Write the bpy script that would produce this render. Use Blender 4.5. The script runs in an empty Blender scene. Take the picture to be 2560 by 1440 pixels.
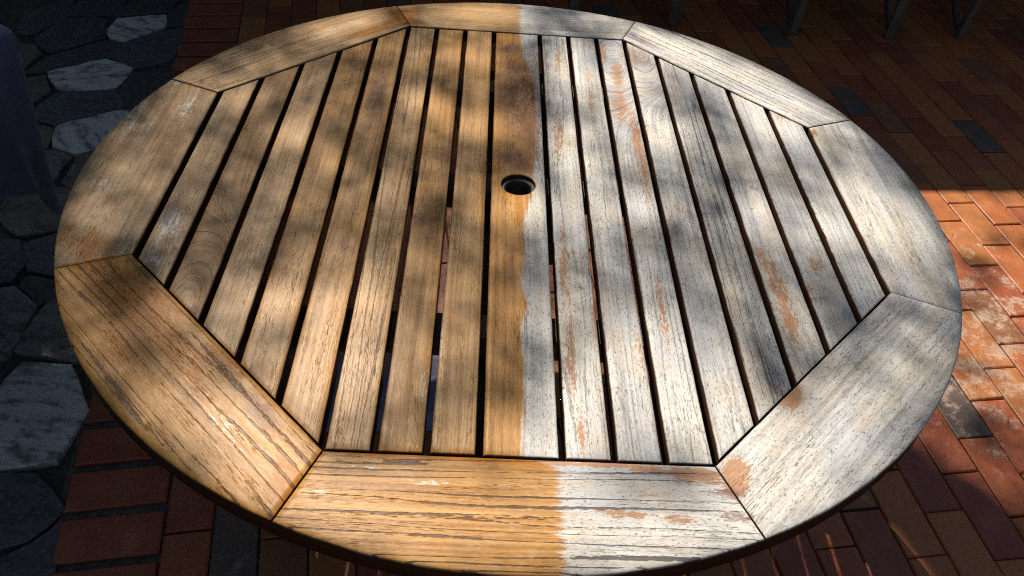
import bpy, bmesh, math, random
import numpy as np
from mathutils import Vector, Matrix

random.seed(7)
rng = np.random.default_rng(11)
R = math.radians
scene = bpy.context.scene
col = scene.collection

# ------------------------------------------------------------------ camera
cam_d = bpy.data.cameras.new('camera')
cam = bpy.data.objects.new('camera', cam_d)
col.objects.link(cam)
scene.camera = cam
cam_d.sensor_fit = 'HORIZONTAL'
cam_d.sensor_width = 36.0
cam_d.lens = 28.908
cam_d.clip_start = 0.02
cam_d.clip_end = 400.0
_r = Vector((0.99774, 0.00018, 0.06718))
_d = Vector((0.04956, -0.67708, -0.73424))
_f = Vector((0.04535, 0.73591, -0.67555))
cam.matrix_world = Matrix(((_r.x, -_d.x, -_f.x, -0.0685), (_r.y, -_d.y, -_f.y, -1.2034),
                           (_r.z, -_d.z, -_f.z, 1.5883), (0, 0, 0, 1)))

# ------------------------------------------------------------------ sky, sun, exposure
SUN_EL, SUN_AZ = R(51.0), R(-22.0)           # azimuth from +Y towards +X
SUN = Vector((math.sin(SUN_AZ) * math.cos(SUN_EL), math.cos(SUN_AZ) * math.cos(SUN_EL), math.sin(SUN_EL)))
world = bpy.data.worlds.new('World')
scene.world = world
world.use_nodes = True
wn = world.node_tree
bg = wn.nodes['Background']
sky = wn.nodes.new('ShaderNodeTexSky')
sky.sky_type = 'NISHITA'
sky.sun_disc = False
sky.sun_elevation = SUN_EL
sky.sun_rotation = SUN_AZ
wn.links.new(sky.outputs[0], bg.inputs[0])
bg.inputs[1].default_value = 0.05
sun_d = bpy.data.lights.new('sun', 'SUN')
sun_d.energy = 5.0
sun_d.angle = R(0.53)
sun_d.color = (1.0, 0.93, 0.82)
sun = bpy.data.objects.new('sun', sun_d)
col.objects.link(sun)
sun.rotation_euler = SUN.to_track_quat('Z', 'Y').to_euler()
sun.location = (-4, 9, 14)
scene.view_settings.view_transform = 'Standard'
scene.view_settings.look = 'None'
scene.view_settings.gamma = 1.0
scene.view_settings.use_curve_mapping = False
scene.view_settings.exposure = 0.8

scene.cycles.filter_width = 1.1
scene.cycles.use_denoising = False
scene.cycles.sample_clamp_indirect = 3.0

TZ = 0.74            # height of the table top
RT = 0.75            # its radius
AP = 0.5924          # apothem of the inner octagon

BLOBS = [
   (-0.668, -0.227, 0.039, -0.007, 0.01, -0.038, 'G', 0.75),
   (-0.561, -0.341, 0.109, -0.086, -0.008, -0.041, 'G', 0.72),
   (-0.488, -0.412, 0.079, -0.069, -0.006, -0.02, 'G', 0.85),
   (-0.402, -0.452, 0.041, -0.034, -0.006, -0.017, 'G', 0.8),
   (-0.542, -0.446, 0.029, -0.034, -0.008, -0.013, 'G', 0.6),
   (-0.593, -0.296, 0.069, -0.028, 0.003, -0.024, 'G', 0.6),
   (-0.422, -0.495, 0.034, -0.031, -0.006, -0.012, 'G', 0.6),
   (-0.287, -0.632, 0.01, 0.003, 0.01, -0.03, 'G', 1),
   (-0.272, -0.639, 0.008, 0.012, 0.007, -0.007, 'G', 1),
   (-0.344, -0.518, 0.029, -0.024, -0.004, -0.009, 'G', 0.55),
   (-0.269, 0.64, 0.029, -0.025, -0.003, -0.031, 'G', 1),
   (-0.292, 0.59, 0.037, 0.03, 0.004, -0.019, 'G', 0.9),
   (-0.332, 0.552, 0.056, 0.045, 0.004, -0.017, 'G', 0.8),
   (-0.256, 0.664, 0.025, -0.006, 0.0, -0.017, 'G', 0.8),
   (-0.23, 0.612, 0.017, -0.001, 0.0, -0.01, 'G', 0.9),
   (-0.151, -0.593, 0.099, 0.003, 0.0, -0.005, 'G', 0.9),
   (-0.026, -0.595, 0.11, 0.001, -0.0, -0.005, 'G', 0.9),
   (0.099, -0.596, 0.061, 0.0, -0.001, -0.005, 'G', 0.75),
   (0.216, -0.608, 0.047, -0.003, -0.002, -0.01, 'G', 1),
   (0.173, -0.604, 0.03, -0.002, -0.001, -0.005, 'G', 0.9),
   (0.268, -0.606, 0.018, 0.006, 0.001, -0.029, 'G', 1.1),
   (0.375, -0.476, 0.018, 0.012, 0.003, -0.016, 'G', 1.1),
   (0.597, 0.225, 0.01, 0.001, -0.004, -0.015, 'G', 0.9),
   (0.122, -0.666, 0.033, -0.001, -0.001, -0.005, 'G', 0.8),
   (0.188, -0.671, 0.028, -0.002, -0.001, -0.005, 'G', 0.7),
   (0.412, -0.248, 0.014, 0.007, 0.001, -0.079, 'G', 0.72),
   (0.41, -0.32, 0.017, 0.009, 0.0, -0.047, 'G', 0.7),
   (0.489, -0.185, 0.014, -0.008, -0.011, -0.021, 'G', 0.6),
   (0.458, -0.245, 0.011, 0.001, -0.004, -0.013, 'G', 0.6),
   (0.401, -0.171, 0.01, 0.008, 0.004, -0.026, 'G', 0.6),
   (0.218, 0.414, 0.013, 0.006, -0.001, -0.065, 'G', 0.7),
   (0.212, 0.295, 0.017, 0.008, -0.0, -0.069, 'G', 0.75),
   (0.23, 0.176, 0.01, 0.004, -0.001, -0.095, 'G', 0.75),
   (0.232, 0.053, 0.008, 0.003, -0.003, -0.074, 'G', 0.7),
   (0.192, 0.522, 0.013, 0.002, -0.004, -0.048, 'G', 0.6),
   (0.153, 0.304, 0.008, 0.002, -0.005, -0.137, 'G', 0.5),
   (0.09, 0.47, 0.007, 0.001, -0.003, -0.073, 'G', 0.6),
   (0.078, 0.174, 0.009, 0.002, -0.001, -0.083, 'G', 0.62),
   (0.07, -0.236, 0.009, 0.001, -0.002, -0.107, 'G', 0.66),
   (0.071, -0.407, 0.008, 0.001, -0.001, -0.081, 'G', 0.72),
   (0.079, -0.548, 0.007, 0.001, -0.001, -0.034, 'G', 0.75),
   (0.217, -0.299, 0.006, 0.002, -0.003, -0.091, 'G', 0.62),
   (0.173, -0.393, 0.009, 0.002, -0.002, -0.046, 'G', 0.5),
   (0.113, -0.34, 0.006, 0.001, -0.002, -0.064, 'G', 0.48),
   (0.476, 0.6, 0.099, -0.119, -0.006, -0.013, 'G', 0.55),
   (0.547, 0.492, 0.058, -0.083, -0.004, -0.009, 'G', 0.5),
   (-0.303, -0.516, 0.004, -0.001, 0.001, -0.013, 'G', 0.9),
   (0.002, -0.12, 0.009, 0.001, -0.0, -0.063, 'G', 0.4),
   (0.028, -0.16, 0.007, 0.001, -0.002, -0.079, 'G', 0.4),
   (0.181, -0.549, 0.007, 0.002, -0.0, -0.019, 'G', 0.6),
   (0.351, -0.39, 0.006, 0.003, 0.001, -0.018, 'G', 0.6),
   (-0.467, -0.357, 0.008, 0.001, 0.002, -0.007, 'B', 1.3),
   (0.015, 0.304, 0.055, 0.008, -0.001, -0.207, 'B', 0.95),
   (-0.016, 0.517, 0.025, 0.013, 0.001, -0.017, 'B', 1.2),
   (-0.004, 0.075, 0.031, 0.003, -0.0, -0.051, 'B', 0.9),
   (0.031, 0.373, 0.021, 0.003, -0.003, -0.146, 'B', 0.6),
   (-0.282, 0.277, 0.019, -0.006, 0.001, -0.111, 'B', 0.75),
   (-0.294, 0.106, 0.012, -0.003, 0.001, -0.064, 'B', 0.55),
   (-0.57, -0.122, 0.014, -0.01, -0.002, -0.041, 'B', 0.7),
   (-0.612, 0.079, 0.014, -0.009, 0.001, -0.03, 'B', 0.65),
   (-0.415, 0.253, 0.011, -0.007, -0.002, -0.045, 'B', 0.85),
   (-0.279, -0.196, 0.009, 0.001, 0.003, -0.018, 'B', 0.6),
   (-0.247, 0.289, 0.016, -0.003, 0.003, -0.077, 'B', 0.5),
   (-0.337, -0.537, 0.009, 0.013, 0.029, -0.033, 'B', 0.75),
   (-0.367, -0.506, 0.007, 0.011, 0.022, -0.024, 'B', 0.55),
   (0.262, -0.664, 0.028, -0.003, -0.002, -0.007, 'B', 0.9),
   (0.259, -0.633, 0.029, -0.003, -0.002, -0.007, 'B', 0.85),
   (0.164, -0.637, 0.034, -0.001, -0.001, -0.006, 'B', 0.6),
   (0.268, 0.513, 0.031, -0.03, -0.014, -0.043, 'B', 0.8),
   (0.464, -0.27, 0.03, -0.001, -0.003, -0.009, 'B', 0.6),
   (0.357, -0.459, 0.007, 0.005, 0.005, -0.015, 'B', 0.9),
   (0.283, -0.051, 0.022, 0.002, -0.002, -0.016, 'B', 0.35),
   (-0.008, -0.204, 0.005, 0.0, -0.002, -0.084, 'B', 0.55),
   (0.011, -0.222, 0.008, 0.001, -0.0, -0.038, 'B', 0.6),
   (-0.582, 0.532, 0.057, 0.053, 0.005, -0.015, 'B', 0.7),
   (-0.585, 0.399, 0.036, 0.046, 0.005, -0.011, 'B', 0.6),
   (-0.606, 0.353, 0.03, 0.034, 0.004, -0.009, 'B', 0.5),
   (0.287, 0.594, 0.038, -0.037, -0.004, -0.012, 'B', 0.7),
   (0.014, -0.551, 0.004, 0.0, -0.001, -0.037, 'B', 0.4),
   (-0.172, -0.376, 0.006, -0.001, -0.001, -0.046, 'B', 0.45),
   (-0.182, -0.274, 0.009, -0.002, -0.001, -0.085, 'B', 0.4),
   (0.543, 0.285, 0.022, -0.01, -0.004, -0.01, 'B', 0.6),
   (0.434, 0.022, 0.021, -0.004, -0.002, -0.008, 'B', 0.4),
   (-0.559, -0.169, 0.018, -0.011, -0.001, -0.053, 'A', 0.9),
   (-0.553, -0.256, 0.01, 0.001, 0.004, -0.013, 'A', 1.0),
   (-0.631, 0.182, 0.015, -0.009, 0.002, -0.052, 'A', 0.6),
   (-0.722, 0.143, 0.035, 0.004, 0.027, -0.079, 'A', 0.45),
   (-0.696, -0.072, 0.025, 0.002, 0.008, -0.022, 'A', 0.4),
   (-0.374, -0.558, 0.042, -0.033, -0.008, -0.019, 'A', 0.33),
   (-0.428, -0.509, 0.029, -0.026, -0.004, -0.01, 'A', 0.35),
   (-0.68, 0.272, 0.017, -0.009, 0.001, -0.009, 'A', 0.8),
   (-0.239, -0.652, 0.023, -0.0, 0.001, -0.004, 'A', 0.5),
   (-0.119, -0.396, 0.011, -0.001, 0.0, -0.06, 'A', 0.5),
   (-0.124, -0.485, 0.01, -0.001, 0.0, -0.034, 'A', 0.6),
   (-0.221, -0.201, 0.01, -0.002, 0.0, -0.047, 'A', 0.4),
   (-0.438, 0.513, 0.069, 0.056, 0.006, -0.022, 'A', 0.4),
   (-0.197, -0.616, 0.029, 0.0, 0.0, -0.003, 'A', 0.6),
   (-0.148, -0.622, 0.034, 0.0, 0.0, -0.002, 'A', 0.5),
   (-0.118, -0.635, 0.034, -0.001, 0.0, -0.003, 'A', 0.5),
   (-0.362, -0.412, 0.007, -0.002, 0.001, -0.029, 'A', 0.4),
   (-0.254, -0.279, 0.006, -0.001, 0.0, -0.051, 'A', 0.35),
]
GAPS = [
   (0.104, 0.08, 0.014, 0.004, 0.0, -0.112, 1),
   (0.111, 0.454, 0.027, 0.003, -0.005, -0.106, 0.7),
   (0.239, 0.49, 0.046, 0.006, -0.011, -0.11, 0.7),
   (0.5, 0.486, 0.076, -0.107, -0.032, -0.067, 1),
   (0.608, 0.375, 0.037, -0.038, -0.016, -0.032, 0.6),
   (0.37, 0.585, 0.044, -0.045, -0.017, -0.047, 0.8),
   (0.64, -0.008, 0.029, -0.048, -0.026, -0.036, 1),
   (0.653, -0.098, 0.027, -0.016, -0.024, -0.042, 0.5),
   (0.415, -0.045, 0.018, 0.002, -0.008, -0.035, 0.9),
   (0.28, 0.196, 0.04, 0.004, -0.006, -0.044, 0.8),
   (0.521, 0.267, 0.04, -0.027, -0.019, -0.045, 0.6),
   (0.204, -0.058, 0.036, 0.003, -0.003, -0.025, 0.8),
   (0.019, -0.554, 0.036, 0.002, -0.001, -0.028, 1.2),
   (0.363, -0.559, 0.072, 0.053, 0.012, -0.037, 1.1),
   (0.277, -0.544, 0.023, 0.036, 0.031, -0.024, 0.7),
   (0.422, -0.622, 0.032, 0.022, 0.004, -0.014, 0.5),
   (-0.262, -0.349, 0.026, 0.002, 0.006, -0.036, 1.2),
   (-0.358, -0.326, 0.034, 0.002, 0.004, -0.021, 0.8),
   (-0.228, -0.363, 0.017, -0.003, 0.0, -0.047, 0.8),
   (-0.338, -0.587, 0.038, -0.022, -0.008, -0.036, 1.1),
   (-0.274, -0.637, 0.023, 0.001, 0.006, -0.033, 0.8),
   (-0.404, -0.521, 0.029, -0.024, -0.007, -0.02, 0.6),
   (-0.196, 0.255, 0.032, 0.004, 0.003, -0.034, 0.9),
   (-0.108, 0.463, 0.052, 0.007, 0.001, -0.037, 0.5),
   (-0.074, 0.186, 0.047, 0.005, 0.001, -0.026, 0.7),
   (-0.005, -0.071, 0.038, 0.003, -0.0, -0.031, 1),
   (-0.395, 0.58, 0.047, 0.039, 0.009, -0.034, 0.9),
   (-0.098, 0.683, 0.067, 0.01, 0.001, -0.035, 0.9),
   (-0.516, 0.241, 0.03, 0.004, 0.005, -0.024, 0.8),
   (-0.425, 0.099, 0.036, 0.004, 0.005, -0.026, 0.9),
   (-0.674, -0.153, 0.04, -0.007, 0.004, -0.014, 0.8),
   (-0.335, 0.036, 0.028, 0.003, 0.003, -0.02, 0.6),
   (0.193, -0.46, 0.045, 0.003, -0.009, -0.069, 0.8),
   (0.289, -0.454, 0.023, 0.001, -0.008, -0.043, 0.9),
   (0.068, -0.522, 0.021, 0.001, -0.003, -0.058, 0.9),
   (-0.049, -0.681, 0.118, 0.005, 0.001, -0.036, 0.8),
   (0.137, -0.7, 0.104, 0.004, -0.003, -0.025, 0.8),
   (-0.144, -0.659, 0.071, 0.003, 0.003, -0.032, 0.6),
   (0.141, -0.418, 0.034, 0.002, -0.004, -0.045, 0.5),
   (0.525, -0.076, 0.044, 0.004, -0.013, -0.045, 0.5),
   (0.208, 0.188, 0.032, 0.003, -0.014, -0.138, 0.5),
   (-0.218, -0.455, 0.043, 0.003, 0.006, -0.042, 0.5),
   (-0.281, -0.466, 0.026, 0.002, 0.007, -0.041, 0.5),
   (-0.084, -0.432, 0.044, 0.003, 0.004, -0.085, 0.35),
]
STONES = [
   [(-1.683, 1.579), (-1.521, 1.697), (-1.411, 1.651), (-1.418, 1.507), (-1.582, 1.463)],  #A
   [(-1.508, 1.222), (-1.343, 1.343), (-1.266, 1.32), (-1.281, 1.164), (-1.389, 1.076), (-1.472, 1.107)],  #B
   [(-1.628, 1.359), (-1.59, 1.448), (-1.407, 1.476), (-1.361, 1.404), (-1.351, 1.359), (-1.529, 1.243), (-1.593, 1.27)],  #C
   [(-1.399, 1.494), (-1.394, 1.621), (-1.243, 1.634), (-1.165, 1.543), (-1.288, 1.344), (-1.338, 1.371)],  #D
   [(-1.598, 1.946), (-1.594, 2.051), (-1.424, 2.114), (-1.401, 2.03), (-1.503, 1.878), (-1.562, 1.891)],  #E
   [(-1.515, 1.734), (-1.486, 1.859), (-1.328, 2.003), (-1.305, 1.952), (-1.293, 1.83), (-1.289, 1.74), (-1.399, 1.658)],  #F
   [(-1.77, 1.574), (-1.729, 1.705), (-1.577, 1.853), (-1.507, 1.842), (-1.519, 1.717), (-1.68, 1.601)],  #G
   [(-1.845, 1.858), (-1.796, 2.028), (-1.696, 2.062), (-1.637, 2.033), (-1.598, 1.893), (-1.744, 1.742), (-1.797, 1.779)],  #H
   [(-1.918, 1.779), (-1.818, 1.776), (-1.778, 1.725), (-1.78, 1.597), (-1.858, 1.609)],  #I
   [(-1.773, 1.513), (-1.692, 1.559), (-1.639, 1.456), (-1.652, 1.379), (-1.727, 1.375)],  #J
   [(-1.608, 1.224), (-1.524, 1.208), (-1.497, 1.098), (-1.558, 1.106)],  #K
   [(-1.531, 1.042), (-1.469, 1.077), (-1.402, 1.044), (-1.409, 0.899), (-1.475, 0.882)],  #L
   [(-1.367, 0.914), (-1.372, 1.045), (-1.285, 1.139), (-1.262, 1.001), (-1.327, 0.89)],  #M
   [(-1.5, 0.828), (-1.401, 0.878), (-1.337, 0.885), (-1.241, 0.712), (-1.394, 0.653), (-1.48, 0.73)],  #N
   [(-1.359, 0.61), (-1.29, 0.661), (-1.177, 0.572), (-1.177, 0.487), (-1.301, 0.511)],  #O
   [(-1.37, 0.392), (-1.307, 0.428), (-1.23, 0.361), (-1.224, 0.192), (-1.286, 0.168)],  #P
   [(-1.206, 0.213), (-1.204, 0.35), (-1.181, 0.414), (-1.058, 0.338), (-1.022, 0.211), (-1.064, 0.185)],  #Q
   [(-1.187, 0.034), (-1.169, 0.164), (-1.056, 0.158), (-0.97, 0.027), (-0.983, -0.111), (-1.091, -0.139), (-1.17, -0.08)],  #R
   [(-1.134, -0.158), (-1.012, -0.16), (-0.923, -0.234), (-0.967, -0.307), (-1.056, -0.342)],  #S
   [(-0.992, -0.361), (-0.947, -0.324), (-0.913, -0.263), (-0.883, -0.387), (-0.905, -0.438), (-1.002, -0.441)],  #T
   [(-1.507, 0.616), (-1.379, 0.618), (-1.33, 0.542), (-1.332, 0.459), (-1.429, 0.451)],  #U
   [(-1.292, 0.453), (-1.282, 0.479), (-1.168, 0.463), (-1.127, 0.41), (-1.191, 0.413), (-1.224, 0.379), (-1.291, 0.437)],  #V
   [(-1.385, 2.032), (-1.411, 2.144), (-1.391, 2.247), (-1.339, 2.154), (-1.321, 2.034)],  #W
   [(-1.613, 2.082), (-1.593, 2.216), (-1.411, 2.285), (-1.429, 2.149)],  #X
   [(-1.798, 2.055), (-1.806, 2.203), (-1.626, 2.264), (-1.616, 2.082), (-1.696, 2.085)],  #Y
   [(-1.932, 1.881), (-1.962, 2.061), (-1.833, 2.231), (-1.81, 2.045), (-1.859, 1.891)],  #Z
]
PHASE = 0.0
TAU0, TAUN, GAPK = 0.74, 0.45, 1.35

# ------------------------------------------------------------------ helpers
def tag(o, label=None, cat=None, group=None, kind=None):
    if label: o['label'] = label
    if cat: o['category'] = cat
    if group: o['group'] = group
    if kind: o['kind'] = kind
    return o

def mesh(name, verts, faces, mat=None, smooth=False):
    me = bpy.data.meshes.new(name)
    me.from_pydata([tuple(map(float, v)) for v in verts], [], [tuple(f) for f in faces])
    me.update()
    if smooth:
        me.polygons.foreach_set('use_smooth', [True] * len(me.polygons))
    if mat: me.materials.append(mat)
    return me

def link(name, me, parent=None, loc=(0, 0, 0), rz=0.0):
    o = bpy.data.objects.new(name, me)
    col.objects.link(o)
    o.parent = parent
    o.location = loc
    o.rotation_euler = (0, 0, rz)
    return o

def empty(name, loc=(0, 0, 0), rz=0.0):
    o = link(name, None, None, loc, rz)
    o.empty_display_size = 0.1
    return o

def box_mesh(name, sx, sy, sz, mat, bev=0.004, origin=(0, 0, 0)):
    bm = bmesh.new()
    bmesh.ops.create_cube(bm, size=1.0)
    for v in bm.verts:
        v.co = Vector((v.co.x * sx + origin[0], v.co.y * sy + origin[1], v.co.z * sz + origin[2]))
    if bev > 0:
        bmesh.ops.bevel(bm, geom=bm.edges[:], offset=bev, segments=1, affect='EDGES')
    me = bpy.data.meshes.new(name)
    bm.to_mesh(me); bm.free()
    me.materials.append(mat)
    return me

def beam_mesh(name, a, b, w, t, mat, bev=0.003):
    """a bevelled bar of section w x t from point a to point b"""
    a, b = Vector(a), Vector(b)
    L = (b - a).length
    me = box_mesh(name, w, t, L, mat, bev)
    q = (b - a).to_track_quat('Z', 'Y').to_matrix().to_4x4()
    me.transform(Matrix.Translation((a + b) / 2) @ q)
    return me

# ------------------------------------------------------------------ materials
class NT:
    def __init__(self, name):
        self.mat = bpy.data.materials.new(name)
        self.mat.use_nodes = True
        self.t = self.mat.node_tree
        self.t.nodes.clear()
        self.out = self.t.nodes.new('ShaderNodeOutputMaterial')
        self.p = self.t.nodes.new('ShaderNodeBsdfPrincipled')
        self.t.links.new(self.p.outputs[0], self.out.inputs[0])
    def n(self, ty, **kw):
        nd = self.t.nodes.new(ty)
        for k, v in kw.items(): setattr(nd, k, v)
        return nd
    def set(self, sock, v):
        if isinstance(v, bpy.types.NodeSocket): self.t.links.new(v, sock)
        elif v is not None: sock.default_value = v
    def m(self, op, a, b=None, c=None, clamp=False):
        nd = self.n('ShaderNodeMath', operation=op, use_clamp=clamp)
        for i, v in enumerate((a, b, c)): self.set(nd.inputs[i], v)
        return nd.outputs[0]
    def add(self, a, b): return self.m('ADD', a, b)
    def sub(self, a, b): return self.m('SUBTRACT', a, b)
    def mul(self, a, b): return self.m('MULTIPLY', a, b)
    def mad(self, a, b, c): return self.m('MULTIPLY_ADD', a, b, c)
    def step(self, v, lo, hi, a=0.0, b=1.0):
        nd = self.n('ShaderNodeMapRange', interpolation_type='SMOOTHSTEP')
        for i, x in enumerate((v, lo, hi, a, b)): self.set(nd.inputs[i], x)
        return nd.outputs[0]
    def mix(self, f, a, b, mode='MIX'):
        nd = self.n('ShaderNodeMix', data_type='RGBA', blend_type=mode)
        nd.clamp_factor = True
        self.set(nd.inputs[0], f); self.set(nd.inputs[6], rgb(a)); self.set(nd.inputs[7], rgb(b))
        return nd.outputs[2]
    def vec(self, x, y, z):
        nd = self.n('ShaderNodeCombineXYZ')
        for i, v in enumerate((x, y, z)): self.set(nd.inputs[i], v)
        return nd.outputs[0]
    def xyz(self, v):
        nd = self.n('ShaderNodeSeparateXYZ'); self.set(nd.inputs[0], v)
        return nd.outputs
    def noise(self, v, scale=1.0, detail=2.0, rough=0.5, dist=0.0, col=False):
        nd = self.n('ShaderNodeTexNoise')
        self.set(nd.inputs['Vector'], v); self.set(nd.inputs['Scale'], scale)
        self.set(nd.inputs['Detail'], detail); self.set(nd.inputs['Roughness'], rough)
        self.set(nd.inputs['Distortion'], dist)
        return nd.outputs[1] if col else nd.outputs[0]
    def attr(self, name, kind='GEOMETRY'):
        return self.n('ShaderNodeAttribute', attribute_name=name, attribute_type=kind).outputs
    def ramp(self, f, stops, interp='LINEAR'):
        nd = self.n('ShaderNodeValToRGB')
        cr = nd.color_ramp; cr.interpolation = interp
        while len(cr.elements) < len(stops): cr.elements.new(0.5)
        for e, (p, c) in zip(cr.elements, stops): e.position = p; e.color = rgb(c)
        self.set(nd.inputs[0], f)
        return nd.outputs[0]
    def bump(self, h, strength=1.0, dist=0.001):
        nd = self.n('ShaderNodeBump')
        self.set(nd.inputs['Height'], h); self.set(nd.inputs['Strength'], strength); self.set(nd.inputs['Distance'], dist)
        self.t.links.new(nd.outputs[0], self.p.inputs['Normal'])
    def fin(self, color, rough, spec=0.5):
        self.set(self.p.inputs['Base Color'], rgb(color)); self.set(self.p.inputs['Roughness'], rough)
        self.set(self.p.inputs['Specular IOR Level'], spec)
        return self.mat

def rgb(c):
    return (c[0], c[1], c[2], 1.0) if isinstance(c, (tuple, list)) and len(c) == 3 else c

def teak_top():
    """oiled honey teak turning to silvered, weathered teak; 'grain' = metres along / across the
    grain + board seed, 'wear' = weathered, orange oil, brown stain, pale residue"""
    k = NT('teak_top')
    g = k.xyz(k.attr('grain')[1])
    u, v, s = g[0], g[1], g[2]
    wear_n = k.n('ShaderNodeSeparateColor'); wa = k.attr('wear')
    k.set(wear_n.inputs[0], wa[0])
    wW, wO, wD, wP = wear_n.outputs[0], wear_n.outputs[1], wear_n.outputs[2], wa[3]
    st = k.attr('grain_strength', 'OBJECT')[2]
    tone = k.attr('tone', 'OBJECT')[2]
    warm = k.attr('warm', 'OBJECT')[2]
    def gn(su, sv, detail=2.0, rough=0.5, off=0.0):
        return k.noise(k.vec(k.mad(u, su, off), k.mul(v2, sv), k.add(k.mul(s, 9.7), off)), 1.0, detail, rough)
    v2 = v
    warp = gn(1.6, 5.0, 1.0, 0.5, 3.1)
    v2 = k.mul(k.mad(k.sub(warp, 0.5), 0.020, v), k.attr('fine', 'OBJECT')[2])
    A = gn(3.5, 190.0, 3.0, 0.6)                       # fine streaks
    B = gn(1.3, 26.0, 2.0, 0.5, 5.0)                   # broad bands
    L = gn(1.2, 30.0, 2.0, 0.5, 9.0)                   # growth lines are contours of this
    rag = gn(70.0, 420.0, 2.0, 0.6, 2.0)
    brk = gn(5.0, 30.0, 1.0, 0.5, 15.0)
    tri = k.m('PINGPONG', k.mad(v2, 62.0, k.mul(L, 4.4)), 0.5)
    wid = k.mul(st, k.step(brk, 0.36, 0.66, -0.02, 0.075))
    line = k.step(k.add(tri, k.mul(k.sub(rag, 0.5), 0.30)), wid, k.add(wid, 0.06), 1.0, 0.0)
    line = k.mul(line, k.step(st, 0.2, 0.9, 0.08, 1.0))
    por = k.mul(k.step(gn(55.0, 760.0, 2.0, 0.6, 7.0), 0.57, 0.70), k.step(gn(7.0, 50.0, 2.0, 0.5, 11.0), 0.46, 0.68))
    speck = k.step(k.noise(k.vec(k.mul(u, 190.0), k.mul(v, 480.0), s), 1.0, 2.0, 0.6), 0.57, 0.68)
    blot = k.noise(k.vec(k.mul(u, 9.0), k.mul(v, 22.0), k.mul(s, 5.0)), 1.0, 3.0, 0.6)
    chip = k.noise(k.vec(k.mul(u, 45.0), k.mul(v, 130.0), k.mul(s, 3.0)), 1.0, 4.0, 0.72)
    grit = k.noise(k.vec(k.mul(u, 120.0), k.mul(v, 420.0), k.mul(s, 3.0)), 1.0, 2.0, 0.6)
    def mask(w, lo, hi, kb=0.7, kc=1.5, kg=1.7):
        e = k.add(k.add(k.add(k.mul(k.sub(blot, 0.5), kb), k.mul(k.sub(chip, 0.5), kc)), k.mul(k.sub(grit, 0.5), kg)), k.mul(k.sub(A, 0.5), 1.7))
        gate = k.step(w, 0.02, 0.22)
        return k.mul(gate, k.step(k.add(w, e), lo, hi))
    weath = k.step(k.add(k.add(wW, k.mul(k.sub(chip, 0.5), 0.45)), k.mul(k.sub(A, 0.5), 0.75)), 0.40, 0.60)
    orange = k.mul(mask(wO, 0.34, 0.56), k.step(chip, 0.30, 0.62, 1.0, 0.85))
    dark = k.mul(mask(wD, 0.32, 0.60), k.step(grit, 0.35, 0.65, 1.0, 0.6))
    pale = mask(wP, 0.45, 0.80)
    # restored teak
    AB = k.add(k.add(k.mul(A, 0.62), k.mul(B, 0.42)), k.mul(k.sub(grit, 0.5), 0.30))
    rest = k.mix(k.add(warm, k.mul(k.sub(blot, 0.5), 0.9)), k.ramp(AB, [(0.32, (0.200, 0.118, 0.058)), (0.52, (0.335, 0.218, 0.118)), (0.72, (0.45, 0.315, 0.185))]),
                 k.ramp(AB, [(0.32, (0.185, 0.074, 0.014)), (0.52, (0.375, 0.178, 0.042)), (0.72, (0.50, 0.270, 0.075))]))
    rest = k.mix(k.mul(k.step(chip, 0.56, 0.72), k.step(blot, 0.46, 0.58, 0.28, 0.0)), rest, (0.50, 0.43, 0.34))
    rest = k.mix(pale, rest, (0.50, 0.47, 0.43))
    rest = k.mix(k.mul(orange, 0.92), rest, k.mix(A, (0.19, 0.055, 0.003), (0.40, 0.145, 0.008)))
    # silvered teak
    cool = k.noise(k.vec(k.mul(u, 4.0), k.mul(v, 9.0), k.mul(s, 8.0)), 1.0, 2.0)
    wea = k.ramp(AB, [(0.32, (0.21, 0.198, 0.188)), (0.50, (0.46, 0.44, 0.41)), (0.70, (0.66, 0.63, 0.575))])
    wea = k.mix(k.step(cool, 0.45, 0.68, 0.0, 0.55), wea, (0.31, 0.318, 0.34))
    wea = k.mix(k.mul(k.step(cool, 0.34, 0.46, 1.0, 0.0), 0.55), wea, (0.52, 0.475, 0.40))
    wea = k.mix(k.mul(k.step(blot, 0.34, 0.54, 1.0, 0.0), 0.42), wea, (0.47, 0.375, 0.27))
    wea = k.mix(k.mul(speck, 0.75), wea, (0.10, 0.098, 0.10))
    wea = k.mix(k.mul(orange, 0.84), wea, k.mix(A, (0.22, 0.080, 0.018), (0.40, 0.175, 0.048)))
    c = k.mix(weath, rest, wea)
    c = k.mix(k.mul(dark, 0.86), c, k.mix(k.step(chip, 0.38, 0.62), (0.060, 0.030, 0.028), (0.24, 0.125, 0.092)))
    tn = k.n('ShaderNodeVectorMath', operation='SCALE'); k.set(tn.inputs[0], c); k.set(tn.inputs['Scale'], tone)
    c = tn.outputs[0]
    c = k.mix(k.mul(line, 0.86), c, k.mix(weath, (0.062, 0.036, 0.030), (0.075, 0.066, 0.066)))
    c = k.mix(k.mul(por, 0.68), c, k.mix(weath, (0.085, 0.048, 0.028), (0.06, 0.057, 0.06)))
    # flanks coloured darker than the top: shade of rim and gaps painted in
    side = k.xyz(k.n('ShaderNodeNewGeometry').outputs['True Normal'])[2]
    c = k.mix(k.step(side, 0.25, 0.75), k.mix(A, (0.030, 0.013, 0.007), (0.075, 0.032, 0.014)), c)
    h = k.sub(k.sub(k.mad(A, 0.55, k.mul(chip, 0.5)), k.mul(line, 0.8)), k.mul(por, 0.7))
    k.bump(h, 0.85, 0.0011)
    ro = k.mad(chip, 0.24, k.step(weath, 0.0, 1.0, 0.26, 0.58))
    return k.fin(c, ro, k.step(weath, 0.0, 1.0, 0.11, 0.07))

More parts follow.
